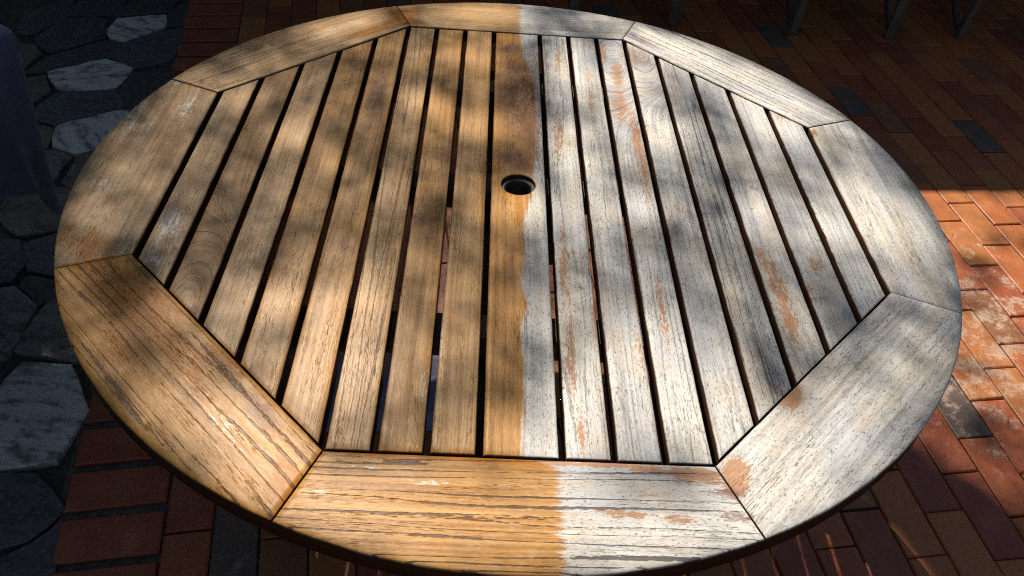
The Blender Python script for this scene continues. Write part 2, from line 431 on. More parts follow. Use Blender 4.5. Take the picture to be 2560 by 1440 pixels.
def plain_wood(name, c0, c1, rough=0.6):
    k = NT(name)
    p = k.n('ShaderNodeTexCoord').outputs['Object']
    mp = k.n('ShaderNodeMapping'); k.set(mp.inputs[0], p); mp.inputs['Scale'].default_value = (60, 60, 6)
    a = k.noise(mp.outputs[0], 1.0, 3.0, 0.6)
    k.bump(a, 0.5, 0.001)
    return k.fin(k.mix(k.step(a, 0.3, 0.7), c0, c1), rough)

BRICK_RAMP = [(0.0, (0.29, 0.060, 0.020)), (0.16, (0.40, 0.110, 0.026)), (0.30, (0.25, 0.052, 0.024)), (0.44, (0.40, 0.135, 0.034)),
              (0.56, (0.35, 0.080, 0.024)), (0.68, (0.24, 0.085, 0.032)), (0.80, (0.39, 0.125, 0.030)), (0.90, (0.085, 0.072, 0.064)), (0.945, (0.29, 0.058, 0.026))]
def brick_mat(name, per_object):
    k = NT(name)
    P = k.n('ShaderNodeNewGeometry').outputs['Position']
    rnd = k.attr('clay', 'OBJECT')[2] if per_object else k.attr('clay')[2]
    base = k.ramp(rnd, BRICK_RAMP, 'CONSTANT')
    n1 = k.noise(P, 14.0, 3.0, 0.6)
    n2 = k.noise(P, 90.0, 3.0, 0.65)
    n3 = k.noise(P, 420.0, 2.0, 0.6)
    c = k.mix(k.step(n1, 0.35, 0.7, 0.0, 0.45), base, k.mix(0.5, base, (0.42, 0.20, 0.085)))
    c = k.mix(k.step(n2, 0.5, 0.75, 0.0, 0.35), c, (0.12, 0.055, 0.035))
    # lime bloom, thickest where water has stood beside the table
    xs = k.xyz(P)
    dx, dy = k.mul(k.sub(xs[0], 1.33), 2.1), k.mul(k.sub(xs[1], 0.45), 1.75)
    fall = k.m('SQRT', k.add(k.mul(dx, dx), k.mul(dy, dy)))
    reg = k.step(fall, 0.25, 1.15, 1.0, 0.0)
    e1 = k.noise(P, 15.0, 5.0, 0.68, 0.0)
    bloom = k.mul(k.step(k.add(k.add(e1, k.mul(reg, 0.13)), k.mul(k.sub(n2, 0.5), 0.25)), 0.58, 0.74), k.step(reg, 0.0, 0.3))
    c = k.mix(k.mul(bloom, k.step(n2, 0.30, 0.60, 0.45, 0.85)), c, (0.52, 0.36, 0.26))
    # soot, moss and bits of dry leaf
    vo = k.n('ShaderNodeTexVoronoi', feature='F1'); k.set(vo.inputs['Vector'], P); vo.inputs['Scale'].default_value = 70.0; vo.inputs['Randomness'].default_value = 1.0
    fl = k.mul(k.step(vo.outputs[0], 0.10, 0.16, 1.0, 0.0), k.step(n1, 0.44, 0.58))
    c = k.mix(k.mul(fl, 0.85), c, (0.035, 0.02, 0.012))
    c = k.mix(k.mul(k.step(n3, 0.60, 0.70), 0.55), c, (0.05, 0.024, 0.016))
    k.bump(k.add(k.mul(n3, 0.5), n2), 0.6, 0.0016)
    return k.fin(c, k.mad(n2, 0.35, 0.36), 0.5)

def stone_mat():
    k = NT('slate')
    P = k.n('ShaderNodeTexCoord').outputs['Object']
    rnd = k.attr('shade', 'OBJECT')[2]; turn = k.attr('turn', 'OBJECT')[2]
    rt = k.n('ShaderNodeVectorRotate', rotation_type='Z_AXIS'); k.set(rt.inputs['Vector'], P); k.set(rt.inputs['Angle'], turn)
    mp = k.n('ShaderNodeMapping'); k.set(mp.inputs[0], rt.outputs[0]); mp.inputs['Scale'].default_value = (9, 26, 9)
    k.set(mp.inputs['Location'], k.vec(k.mul(rnd, 37.0), k.mul(turn, 11.0), 0.0))
    a = k.noise(mp.outputs[0], 1.0, 5.0, 0.62, 0.5)
    b = k.noise(P, 60.0, 4.0, 0.65)
    c0 = k.ramp(rnd, [(0.0, (0.035, 0.037, 0.036)), (0.3, (0.075, 0.082, 0.088)), (0.5, (0.125, 0.10, 0.075)), (0.62, (0.21, 0.20, 0.19)), (0.84, (0.58, 0.55, 0.50)), (1.0, (0.58, 0.56, 0.52))])
    d = k.noise(P, 22.0, 5.0, 0.68)
    c = k.mix(k.step(k.add(k.mul(a, 0.66), k.mul(d, 0.34)), 0.47, 0.60), c0, k.mix(0.75, c0, (0.04, 0.038, 0.037)))
    c = k.mix(k.step(b, 0.48, 0.68, 0.0, 0.7), c, k.mix(0.5, c0, (0.26, 0.235, 0.19)))
    k.bump(k.add(a, k.mul(b, 0.8)), 1.0, 0.007)
    return k.fin(c, k.mad(b, 0.4, 0.34))

def mortar_mat(name, c0, c1, rough=0.9):
    k = NT(name)
    P = k.n('ShaderNodeNewGeometry').outputs['Position']
    a = k.noise(P, 55.0, 4.0, 0.7); b = k.noise(P, 300.0, 2.0, 0.6); w = k.noise(P, 3.0, 2.0)
    c = k.mix(k.step(k.add(k.mul(a, 0.6), k.mul(w, 0.4)), 0.36, 0.62), c0, c1)
    c = k.mix(k.step(b, 0.6, 0.72, 0.0, 0.4), c, (0.15, 0.13, 0.10))
    k.bump(k.add(a, k.mul(b, 0.5)), 1.0, 0.004)
    return k.fin(c, rough)

def cloth_mat(name, c0, c1):
    k = NT(name)
    P = k.n('ShaderNodeTexCoord').outputs['Object']
    a = k.noise(P, 8.0, 3.0, 0.6)
    wv = k.noise(P, 900.0, 1.0)
    k.bump(wv, 0.25, 0.0005)
    k.p.inputs['Sheen Weight'].default_value = 0.25
    return k.fin(k.mix(k.step(a, 0.35, 0.65), c0, c1), 0.85)

def leaf_mat():
    k = NT('leaf')
    r = k.attr('clay')[2]
    c = k.ramp(r, [(0.0, (0.035, 0.07, 0.015)), (0.6, (0.06, 0.11, 0.025)), (1.0, (0.11, 0.14, 0.03))])
    k.p.inputs['Transmission Weight'].default_value = 0.0
    tr = k.n('ShaderNodeBsdfTranslucent'); k.set(tr.inputs[0], c)
    mx = k.n('ShaderNodeMixShader'); mx.inputs[0].default_value = 0.2
    k.fin(c, 0.5)
    k.t.links.new(k.p.outputs[0], mx.inputs[1]); k.t.links.new(tr.outputs[0], mx.inputs[2])
    k.t.links.new(mx.outputs[0], k.out.inputs[0])
    return k.mat

M = dict(
    teak=teak_top(),
    beam=plain_wood('dark_teak', (0.045, 0.028, 0.018), (0.11, 0.07, 0.045)),
    chair=plain_wood('old_teak', (0.05, 0.042, 0.034), (0.14, 0.115, 0.09)),
    ring=plain_wood('hole_liner', (0.04, 0.035, 0.035), (0.09, 0.075, 0.07), 0.5),
    brick=brick_mat('brick', True), brick_far=brick_mat('brick_joined', False),
    stone=stone_mat(),
    mortar=mortar_mat('mortar', (0.045, 0.040, 0.034), (0.13, 0.115, 0.095)),
    soil=mortar_mat('soil', (0.028, 0.024, 0.019), (0.085, 0.074, 0.060)),
    navy=cloth_mat('navy_cloth', (0.040, 0.044, 0.092), (0.066, 0.070, 0.135)),
    blue=cloth_mat('faded_blue_cloth', (0.16, 0.16, 0.25), (0.22, 0.215, 0.32)),
    leaf=leaf_mat(),
    bark=plain_wood('bark', (0.05, 0.04, 0.03), (0.13, 0.10, 0.08), 0.9),
    render=mortar_mat('wall_render', (0.16, 0.13, 0.10), (0.20, 0.165, 0.13)),
    tin=plain_wood('roof_sheet', (0.10, 0.10, 0.10), (0.14, 0.14, 0.14), 0.5),
    glass=NT('window_glass').fin((0.02, 0.025, 0.03), 0.06),
)

# ------------------------------------------------------------------ ground
gs = 60.0
link('ground', mesh('ground', [(-gs, -gs, -.030), (gs, -gs, -.030), (gs, gs, -.030), (-gs, gs, -.030)], [(0, 1, 2, 3)], M['soil']))
tag(bpy.data.objects['ground'], kind='structure')

# ---- brick paving: columns fan very slightly, as laid
def col_line(kx):
    x0 = -0.742 + 0.1003 * kx
    return x0, R(9.8 - 0.115 * kx)
def col_pt(kx, y):
    x0, a = col_line(kx)
    return x0 - math.tan(a) * y
NCOL = 46
pv = []
ys = np.linspace(-3.0, 6.0, 10)
bx0 = lambda y: -0.963 - math.tan(R(10.1)) * y
for y in ys:
    pv += [(bx0(y) - 0.01, y, -.010), (col_pt(NCOL, y), y, -.010)]
paving = link('brick_paving', mesh('brick_paving', pv, [(2 * i, 2 * i + 1, 2 * i + 3, 2 * i + 2) for i in range(len(ys) - 1)], M['mortar']))
tag(paving, kind='structure')

def brick_variant(seed):
    r = random.Random(seed)
    b = 0.0028
    v, f = [], []
    j = lambda s: r.uniform(-s, s)
    sx, sy = 0.5, 0.5
    ring0, ring1, ring2 = [], [], []
    for cx, cy in ((-1, -1), (1, -1), (1, 1), (-1, 1)):
        x, y = cx * sx + j(.012), cy * sy + j(.006)
        ring0.append((x, y, -.035)); ring1.append((x, y, -b + j(.001)))
        ring2.append((x - cx * .035, y - cy * .016, j(.0006)))
    v = ring0 + ring1 + ring2
    for i in range(4):
        n = (i + 1) % 4
        f += [(i, n, 4 + n, 4 + i), (4 + i, 4 + n, 8 + n, 8 + i)]
    f.append((8, 9, 10, 11))
    return v, f
VAR = [brick_variant(i) for i in range(8)]
VMESH = [mesh('brick', v, f, M['brick']) for v, f in VAR]

# polygon of floor that shows beside the table (world metres), used only to pick the 300 nearest bricks
def in_view(x, y):
    if y > 2.75 + 0.1 * x: return False
    fx0, fx1 = -1.0 - 0.455 * (y + 0.38) + 0.05, 1.17 + 0.475 * (y + 0.31) + 0.05
    if x < fx0 or x > fx1 or y < -0.48: return False
    # hidden by the table top (its outline carried down to the floor along sight lines from eye height)
    cx, cy, cz = -0.0685, -1.2034, 1.5883
    t = (cz - TZ) / cz
    px, py = cx + (x - cx) * t, cy + (y - cy) * t
    return math.hypot(px, py) > RT - 0.02

bricks = []
def want(x, y, ang, w, l, clay): bricks.append((x, y, ang, w, l, clay))
PAL = [0.05, 0.2, 0.35, 0.5, 0.6, 0.72, 0.85, 0.92, 0.97]
PW = [.15, .19, .13, .13, .15, .09, .11, .015, .035]
BL = 0.2245
for kx in range(NCOL):
    y = -2.6 + (0.0 if kx % 2 else BL / 2) + random.uniform(-.012, .012) + PHASE
    while y < 5.6:
        yc = y + BL / 2
        xa, xb = col_pt(kx, yc), col_pt(kx + 1, yc)
        a = col_line(kx)[1]
        w = (xb - xa) * math.cos(a)
        want((xa + xb) / 2, yc, a, w - random.uniform(.002, .0045), BL - random.uniform(.002, .006), random.choices(PAL, PW)[0])
        y += BL * math.cos(a)
y = -2.6
while y < 5.6:                                   # header course along the flagstones, wide grey joints
    yc = y + 0.05
    a = R(10.0)
    xm = (bx0(yc) + col_pt(0, yc)) / 2
    want(xm, yc, a + math.pi / 2, 0.101 - random.uniform(0, .004), (col_pt(0, yc) - bx0(yc)) * math.cos(a) - 0.008, random.choices([0.05, 0.35, 0.97], [.35, .35, .3])[0])
    y += 0.1205 * math.cos(a)

def set_clay(x, y, c):
    i = min(range(len(bricks)), key=lambda q: (bricks[q][0] - x) ** 2 + (bricks[q][1] - y) ** 2)
    b = bricks[i]; bricks[i] = b[:5] + (c,)
for x, y, c in ((1.2, .127, .92), (1.745, 1.513, .92), (-.537, -.276, .92), (1.30, 1.75, .92), (1.56, 1.04, .2), (1.50, .86, .5), (1.46, .98, .05),
                (1.68, .95, .85), (1.36, .56, .05), (1.45, .30, .2), (1.93, 1.17, .68)):
    set_clay(x, y, c)

vis = sorted([b for b in bricks if in_view(b[0], b[1])], key=lambda b: math.hypot(b[0] + .07, b[1] + 1.2))
solo = set(id(b) for b in vis[:298])
jv, jf, jc = [], [], []
for i, b in enumerate(bricks):
    x, y, a, w, l, c = b
    z = random.uniform(-.0011, .0008)
    tx, ty = random.uniform(-.004, .004), random.uniform(-.004, .004)
    if id(b) in solo:
        o = link('brick', VMESH[i % 8], paving, (x, y, z))
        o.rotation_euler = (tx, ty, a + random.uniform(-.006, .006) + (math.pi if i % 3 == 0 else 0))
        o.scale = (w, l, 1.0)
        o['clay'] = c
    else:
        v, f = VAR[i % 8]
        mt = Matrix.Translation((x, y, z)) @ Matrix.Rotation(a, 4, 'Z') @ Matrix.Rotation(tx, 4, 'X') @ Matrix.Diagonal((w, l, 1, 1))
        n0 = len(jv)
        jv += [mt @ Vector(q) for q in v]; jf += [tuple(n0 + q for q in ff) for ff in f]; jc += [c] * len(f)
jm = mesh('brick_field', jv, jf, M['brick_far'])
at = jm.attributes.new('clay', 'FLOAT', 'FACE'); at.data.foreach_set('value', jc)
tag(link('brick_field', jm, paving), kind='stuff')

# ---- flagstone paving
fp = link('flagstone_paving', mesh('flagstone_paving', [(-4.5, -3, -.016), (bx0(-3) - .012, -3, -.016), (bx0(6) - .012, 6, -.016), (-4.5, 6, -.016)], [(0, 1, 2, 3)], M['soil']))
tag(fp, kind='structure')
SHADE = dict(zip('ABCDEFGHIJKLMNOPQRSTUVWXYZ',
    [.95, .92, .28, .05, .85, .25, .08, .05, .45, .48, .52, .55, .50, .50, .30, .62, .60, .88, .33, .30, .25, .1, .1, .05, .05, .08]))
def flagstone(poly, shade, rs, grow=.013):
    g0 = Vector((sum(p[0] for p in poly) / len(poly), sum(p[1] for p in poly) / len(poly)))
    poly = [tuple(Vector(p) + (Vector(p) - g0).normalized() * grow) for p in poly]
    c = Vector((sum(p[0] for p in poly) / len(poly), sum(p[1] for p in poly) / len(poly)))
    pts = []
    n = len(poly)
    for i in range(n):
        a, b = Vector(poly[i]), Vector(poly[(i + 1) % n])
        m = max(2, int((b - a).length / 0.05))
        nrm = Vector(((b - a).y, -(b - a).x)).normalized()
        for q in range(m):
            p = a.lerp(b, q / m)
            if q: p = p + nrm * rs.uniform(-.006, .006)
            else: p = p + (c - p) * .03
            pts.append(p - c)
    top = rs.uniform(-.003, .004)
    tilt = Vector((rs.uniform(-.012, .012), rs.uniform(-.012, .012)))
    zz = lambda p: top + p.dot(tilt)
    v = [(p.x, p.y, -.05) for p in pts] + [(p.x, p.y, zz(p) - .0035) for p in pts] + [(p.x * .982, p.y * .982, zz(p)) for p in pts] + \
        [(p.x * .6, p.y * .6, zz(p) + rs.uniform(-.0015, .002)) for p in pts] + [(0, 0, top)]
    k = len(pts); f = []
    for i in range(k):
        j = (i + 1) % k
        for lv in range(3): f.append((lv * k + i, lv * k + j, (lv + 1) * k + j, (lv + 1) * k + i))
        f.append((3 * k + i, 3 * k + j, 4 * k))
    o = link('flagstone', mesh('flagstone', v, f, M['stone']), fp, (c.x, c.y, 0))
    o['shade'] = shade; o['turn'] = rs.uniform(-.6, .9)
    return c, max(p.length for p in pts)
rs = random.Random(5)
placed = []
def area(p): return sum(p[i][0] * p[(i + 1) % len(p)][1] - p[(i + 1) % len(p)][0] * p[i][1] for i in range(len(p))) / 2
for key, poly in zip('ABCDEFGHIJKLMNOPQRSTUVWXYZ', STONES):
    if area(poly) < 0: poly = poly[::-1]
    placed.append(flagstone(poly, SHADE[key], rs))
for ix in range(8):                               # the path goes on past the stones in view
    for iy in range(15):
        c = Vector((-1.35 - .26 * ix + rs.uniform(-.03, .03), -1.6 + .30 * iy + (.15 if ix % 2 else 0)))
        r0 = .145
        if c.x + r0 > bx0(c.y) - .02 or any((c - q).length < r0 + rr * .93 for q, rr in placed): continue
        k = rs.randint(5, 7)
        flagstone([(c.x + r0 * rs.uniform(.85, 1.05) * math.cos(6.283 * i / k + .4), c.y + r0 * rs.uniform(.85, 1.05) * math.sin(6.283 * i / k + .4)) for i in range(k)], rs.uniform(.02, .6), rs)

# ------------------------------------------------------------------ table
table = empty('round_table', (0, 0, 0))
tag(table, 'large round slatted teak garden table, honey oiled on one half, silver grey on the other', 'table')

BY = np.array([-.76, -.60, -.592, -.57, -.50, -.43, -.37, -.31, -.26, -.20, -.12, -.03,   .06, .13, .22, .32, .42, .50, .585, .60, .76])
BX = np.array([.0485, .0435, .000, .000, .0056, .0050, .0015, .0113, .0040, .0095, .0075, .022, .031, .034, .036, .034, .026, .012, .007, .007, .008])
def wear_field(x, y):
    edge = np.interp(y, BY, BX)
    w = np.clip(.5 + (x - edge) / np.where(np.abs(y) > .591, .030, .014) * .5, 0, 1)
    ch = {'G': np.zeros_like(x), 'B': np.zeros_like(x), 'A': np.zeros_like(x)}
    for cx, cy, ux, uy, vx, vy, c, s in BLOBS:
        det = ux * vy - uy * vx
        dx, dy = x - cx, y - cy
        a = (dx * vy - dy * vx) / det; b = (ux * dy - uy * dx) / det
        ch[c] = np.maximum(ch[c], s * np.clip(1.25 - .80 * np.sqrt(a * a + b * b), 0, 1))
    return np.stack([w, ch['G'], ch['B'], ch['A']], 1)

KNOTS = {}
def finish_board(o, me, local, ox, oy, rot, seed, knots=()):
    """store grain coordinates (x along the grain) and wear on the vertices"""
    n = len(me.vertices)
    u, v, z = local[:, 0].copy(), local[:, 1].copy(), local[:, 2]
    vv = v + z * .9
    for ku, kv, kr in knots:
        du, dv = (u - ku), (v - kv)
        rr = np.sqrt((du / 2.6) ** 2 + dv ** 2)
        f = np.exp(-(rr / kr) ** 2)
        vv = vv * (1 - f) + (rr * 1.6 + .3) * f
    gr = np.stack([u, vv, np.full(n, seed)], 1).astype(np.float32)
    a = me.attributes.new('grain', 'FLOAT_VECTOR', 'POINT'); a.data.foreach_set('vector', gr.ravel())
    c, s = math.cos(rot), math.sin(rot)
    wx, wy = ox + c * local[:, 0] - s * local[:, 1], oy + s * local[:, 0] + c * local[:, 1]
    wf = wear_field(wx, wy).astype(np.float32)
    a = me.attributes.new('wear', 'FLOAT_COLOR', 'POINT'); a.data.foreach_set('color', wf.ravel())

def grid_board(name, S, T, fn, thick, edge, parent, loc, rot, seed, knots=(), skip=None, extra=None):
    """top surface from parameters S x T (fn -> local x, y), eased edges, sides and underside"""
    ns, nt = len(S), len(T)
    P = np.array([[fn(s, t) for t in T] for s in S])           # ns, nt, 2
    Z = np.zeros((ns, nt))
    for j, sg in ((0, 1), (nt - 1, 1), (1, .5), (nt - 2, .5)):       # worn, slightly uneven arrises
        w = np.convolve(rng.normal(0, 1, ns + 4), [.2, .5, 1, .5, .2], 'valid') * .00011 * sg
        P[2:-2, j, 1] += w[2:-2]
    for i in range(ns):
        for j in range(nt):
            d = min(i, ns - 1 - i, j, nt - 1 - j)
            Z[i, j] = {0: -edge, 1: -edge * .28}.get(d, 0.0)
    verts = [(P[i, j, 0], P[i, j, 1], Z[i, j]) for i in range(ns) for j in range(nt)]
    idx = lambda i, j: i * nt + j
    faces = []
    for i in range(ns - 1):
        for j in range(nt - 1):
            if skip and skip(i, j): continue
            faces.append((idx(i, j), idx(i + 1, j), idx(i + 1, j + 1), idx(i, j + 1)))
    rim = [idx(i, 0) for i in range(ns)] + [idx(ns - 1, j) for j in range(1, nt)] + [idx(i, nt - 1) for i in range(ns - 2, -1, -1)] + [idx(0, j) for j in range(nt - 2, 0, -1)]
    b0 = len(verts)
    verts += [(verts[q][0], verts[q][1], -thick) for q in rim]
    k = len(rim)
    for q in range(k):
        n = (q + 1) % k
        faces.append((rim[n], rim[q], b0 + q, b0 + n))
    if extra: extra(verts, faces, idx)
    else: faces.append(tuple(b0 + q for q in range(k - 1, -1, -1)))
    me = mesh(name, verts, faces, M['teak'], True)
    o = link(name, me, parent, loc, rot)
    finish_board(o, me, np.array(verts), loc[0], loc[1], rot, seed, knots)
    return o

def eased(lo, hi, n, e):
    inner = np.linspace(lo + e, hi - e, n)
    return np.concatenate([[lo, lo + e * .35], inner, [hi - e * .35, hi]])

# frame: eight mitred boards; grain along local x, outward is local y
tan8 = math.tan(math.pi / 8)
FRAME = [  # direction of outward normal (deg), grain strength, tone
    (90, .45, 1.0, .35), (45, .75, 1.0, 0), (0, .35, .98, 0), (-45, .35, 1.0, 0), (-90, .95, 1.0, .75), (-135, .75, .97, 1.0), (180, .30, .98, .2), (135, .60, .98, .25)]
for i, (deg, gst, tone, warm) in enumerate(FRAME):
    gap = .0006
    def fn(s, t):
        th = s * (math.pi / 8) - math.copysign(gap / RT, s) * abs(s) ** 30
        xi = s * AP * tan8 - math.copysign(gap, s) * abs(s) ** 30
        xo, yo = RT * math.sin(th), RT * math.cos(th)
        return xi + (xo - xi) * t, AP + (yo - AP) * t
    S = eased(-1, 1, 66, .004); T = eased(0, 1, 20, .028)
    o = grid_board('frame_board', S, T, fn, .030, .0028, table, (0, 0, TZ + (.0008 if i % 2 else 0)), R(deg - 90), i * 1.37 + .4)
    o['fine'] = [1.0, .9, .7, .8, 1.0, .9, .75, 1.1][i]; o['grain_strength'] = gst; o['tone'] = tone; o['warm'] = float(warm)

# slats: grain along local x = world y
GX = [.0525, .1185, .1835, .2485, .3155, .3845, .4525, .5210, .5870]
hg = .0049
def yend(x):
    a = min(AP, AP * math.sqrt(2) - abs(x))
    return a - .0035
SL = [(-GX[0] + hg, GX[0] - hg)]
for q in range(8):
    SL.append((GX[q] + hg, GX[q + 1] - hg)); SL.append((-GX[q + 1] + hg, -GX[q] - hg))
SL.sort()
STR = {0: .25, 1: .30, 2: .30, 3: .30, 4: .40, 5: .65, 6: .30, 7: .28, 8: .30, 9: .55, 10: .45, 11: .55, 12: .45, 13: .70, 14: .32, 15: .30, 16: .40}
TON = {0: 1.0, 1: .78, 2: .95, 3: .80, 4: .96, 5: .95, 6: .92, 7: 1.0, 8: .98, 9: 1.02, 10: .98, 11: 1.02, 12: .98, 13: .88, 14: 1.02, 15: 1.0, 16: 1.0}
HC, HR = (-.0055, 0.0), .0302                     # umbrella hole in the middle slat (local)
for i, (x0, x1) in enumerate(SL):
    xm = (x0 + x1) / 2
    ln = max(yend(x0), yend(x1), yend(xm))
    def fn(s, t):                                 # local x along world y; local y = -world x
        X = x0 + (x1 - x0) * t
        return s * yend(X), -(X - xm)
    seed = i * 2.11 + 3.3
    kn = {1: [(-.345, -.001, .05)], 11: [(.50, -.0, .06)], 12: [(.53, .0, .05)]}.get(i, ())
    loc = (xm, 0, TZ - .0012 + random.uniform(-.0006, .0006))
    Tt = eased(0, 1, 9, .05)[::-1]
    if i == 8:
        hw = .040                                 # half side of the square patch that carries the hole
        n1 = 50
        ss = np.concatenate([eased(-1, (HC[0] - hw) / ln, 60, .004)[:-2], np.linspace((HC[0] - hw) / ln, (HC[0] + hw) / ln, 9), eased((HC[0] + hw) / ln, 1, 60, .004)[2:]])
        e = .05
        tt = np.array([1, 1 - e * .35, 1 - e] + list(np.linspace(.5 + hw / .0952, .5 - hw / .0952, 9)) + [e, e * .35, 0])
        si = [q for q, s in enumerate(ss) if abs(s * ln - HC[0]) <= hw + 1e-5]
        ti = [q for q, t in enumerate(tt) if abs((t - .5) * (x1 - x0)) <= hw + 1e-4]
        skip = lambda a, b: si[0] <= a < si[-1] and ti[0] <= b < ti[-1]
        def extra(verts, faces, idx):
            ring = [(a, ti[0]) for a in si] + [(si[-1], b) for b in ti[1:]] + [(a, ti[-1]) for a in si[-2::-1]] + [(si[0], b) for b in ti[-2:0:-1]]
            outer = [idx(a, b) for a, b in ring]
            n = len(outer)
            ang = [math.atan2(verts[q][1] - HC[1], verts[q][0] - HC[0]) for q in outer]
            prev = outer
            for rr, zz in ((HR + .0035, 0), (HR + .0008, -.0012), (HR, -.004), (HR, -.031)):
                b = len(verts)
                verts.extend((HC[0] + rr * math.cos(a), HC[1] + rr * math.sin(a), zz) for a in ang)
                cur = list(range(b, b + n))
                for q in range(n):
                    w = (q + 1) % n
                    faces.append((prev[q], prev[w], cur[w], cur[q]))
                prev = cur
        o = grid_board('slat', ss, tt, fn, .031, .0022, table, loc, R(90), seed, kn, skip, extra)
    else:
        S = eased(-1, 1, 110, .004)
        o = grid_board('slat', S, Tt, fn, .031, .0022, table, loc, R(90), seed, kn)
    o['fine'] = [.7, .9, 1.1, .75, .95, 1.0, .65, 1.2, .8, .7, 1.1, .8, .65, 1.2, .8, 1.15, 1.3][i]; o['grain_strength'] = STR[i]; o['tone'] = TON[i]; o['warm'] = {0: .08, 1: .45, 2: .25, 3: .62, 4: .55, 5: .30, 6: .62, 7: .45, 8: .85}.get(i, .3)

# liner ring set down in the hole
def ring_mesh(r0, r1, z0, z1, mat, n=40):
    v, f = [], []
    for k in range(n):
        a = 2 * math.pi * k / n
        c, s = math.cos(a), math.sin(a)
        v += [(r1 * c, r1 * s, z0), (r1 * c, r1 * s, z1), ((r0 + .002) * c, (r0 + .002) * s, z1), (r0 * c, r0 * s, z1 - .002), (r0 * c, r0 * s, z0)]
    for k in range(n):
        b, d = 5 * k, 5 * ((k + 1) % n)
        for q in range(4): f.append((b + q, d + q, d + q + 1, b + q + 1))
        f.append((b + 4, d + 4, d, b))
    return mesh('hole_liner', v, f, mat, False)
link('hole_liner', ring_mesh(.0235, .0299, -.045, -.009, M['ring']), table, (0, -.0055, TZ))

# understructure
ZU = TZ - .0335
for yb in (.040, -.33, .40):
    L = AP if abs(yb) < .1 else .47
    link('cross_batten', box_mesh('cross_batten', 2 * L, .055, .042, M['beam'], .003), table, (0, yb, ZU - .0225))
link('runner', box_mesh('runner', .040, 1.10, .020, M['beam'], .002), table, (-.050, 0, ZU - .0540))
link('runner', box_mesh('runner', .040, .62, .020, M['beam'], .002), table, (.062, .24, ZU - .0540))
link('hub_block', box_mesh('hub_block', .15, .15, .03, M['beam'], .004), table, (0, .0, ZU - .0810))
for sx in (-1, 1):
    for sy in (-1, 1):
        link('leg', beam_mesh('leg', (sx * .40, sy * .26 + .04, ZU - .044), (sx * .44, sy * .30 + .04, 0.001), .055, .055, M['beam'], .005), table)
for sx in (-1, 1):
    link('stretcher', beam_mesh('stretcher', (sx * .425, -.215, .25), (sx * .425, .295, .25), .022, .05, M['beam'], .004), table)

# ------------------------------------------------------------------ navy cloth over a small square table beside the path
CX, CY = -1.468, .275
st = empty('side_table', (CX, CY, 0), R(-30))
tag(st, 'small square wooden side table hidden under the navy cloth', 'table')
link('table_top', box_mesh('table_top', .64, .64, .03, M['chair'], .004), st, (0, 0, .745))
link('pedestal', box_mesh('pedestal', .07, .07, .70, M['chair'], .006), st, (0, 0, .38))
link('foot_plate', box_mesh('foot_plate', .26, .26, .03, M['chair'], .008), st, (0, 0, .0155))
nv, nf = [], []
NA, NR = 220, 26
HS = .325
for r in range(NR):
    for a in range(NA):
        th = 2 * math.pi * a / NA
        c, s = math.cos(th), math.sin(th)
        p = 16.0
        base = HS / (abs(c) ** p + abs(s) ** p) ** (1 / p)
        if r < 7:
            q = r / 6
            rad, z = base * q, .7655
            if r == 6: rad += .004; z = .7625
        else:
            q = (r - 6) / (NR - 7)
            corner = math.exp(-((((th - math.pi / 4) % (math.pi / 2)) - 0 + math.pi / 4) % (math.pi / 2) - math.pi / 4) ** 2 / .02)
            wave = math.sin(th * 12 + .8) * .022 + math.sin(th * 23 + 2.0) * .010
            rad = base + .008 + q ** .8 * (wave * (1.5 - .9 * corner) - .015) - corner * .02 * q
            if 0 < 1: z = .7625 - q * (.32 + .14 * corner)
        nv.append((rad * c, rad * s, z))
for r in range(NR - 1):
    for a in range(NA):
        b = (a + 1) % NA
        nf.append((r * NA + a, r * NA + b, (r + 1) * NA + b, (r + 1) * NA + a))
cm = mesh('tablecloth', nv, nf, M['navy'], True)
tc = link('tablecloth', cm, None, (CX, CY, 0), R(-30))
md = tc.modifiers.new('thick', 'SOLIDIFY'); md.thickness = .0025; md.offset = 1
tag(tc, 'navy blue cloth hanging in folds to a pointed corner above the flagstones', 'cloth')

# folded faded blue cloth on the bricks below the table top
fv, ff = [], []
for lay in range(3):
    b = len(fv)
    n, m = 14, 10
    for i in range(n):
        for j in range(m):
            x = (i / (n - 1) - .5) * (.34 - .01 * lay); yy = (j / (m - 1) - .5) * (.24 - .012 * lay)
            e = min(i, n - 1 - i, j, m - 1 - j)
            fv.append((x + .004 * math.sin(9 * yy + lay), yy + .004 * math.sin(11 * x + lay), .006 + lay * .009 + (0 if e == 0 else .0065 + .0012 * math.sin(23 * x + 31 * yy + lay))))
    for i in range(n - 1):
        for j in range(m - 1):
            q = b + i * m + j
            ff.append((q, q + m, q + m + 1, q + 1))
fc = link('folded_cloth', mesh('folded_cloth', fv, ff, M['blue'], True), None, (-.27, .12, 0.0), R(2))
md = fc.modifiers.new('thick', 'SOLIDIFY'); md.thickness = .005; md.offset = -1
tag(fc, 'faded blue folded cloth lying on the bricks beneath the slatted table', 'cloth')

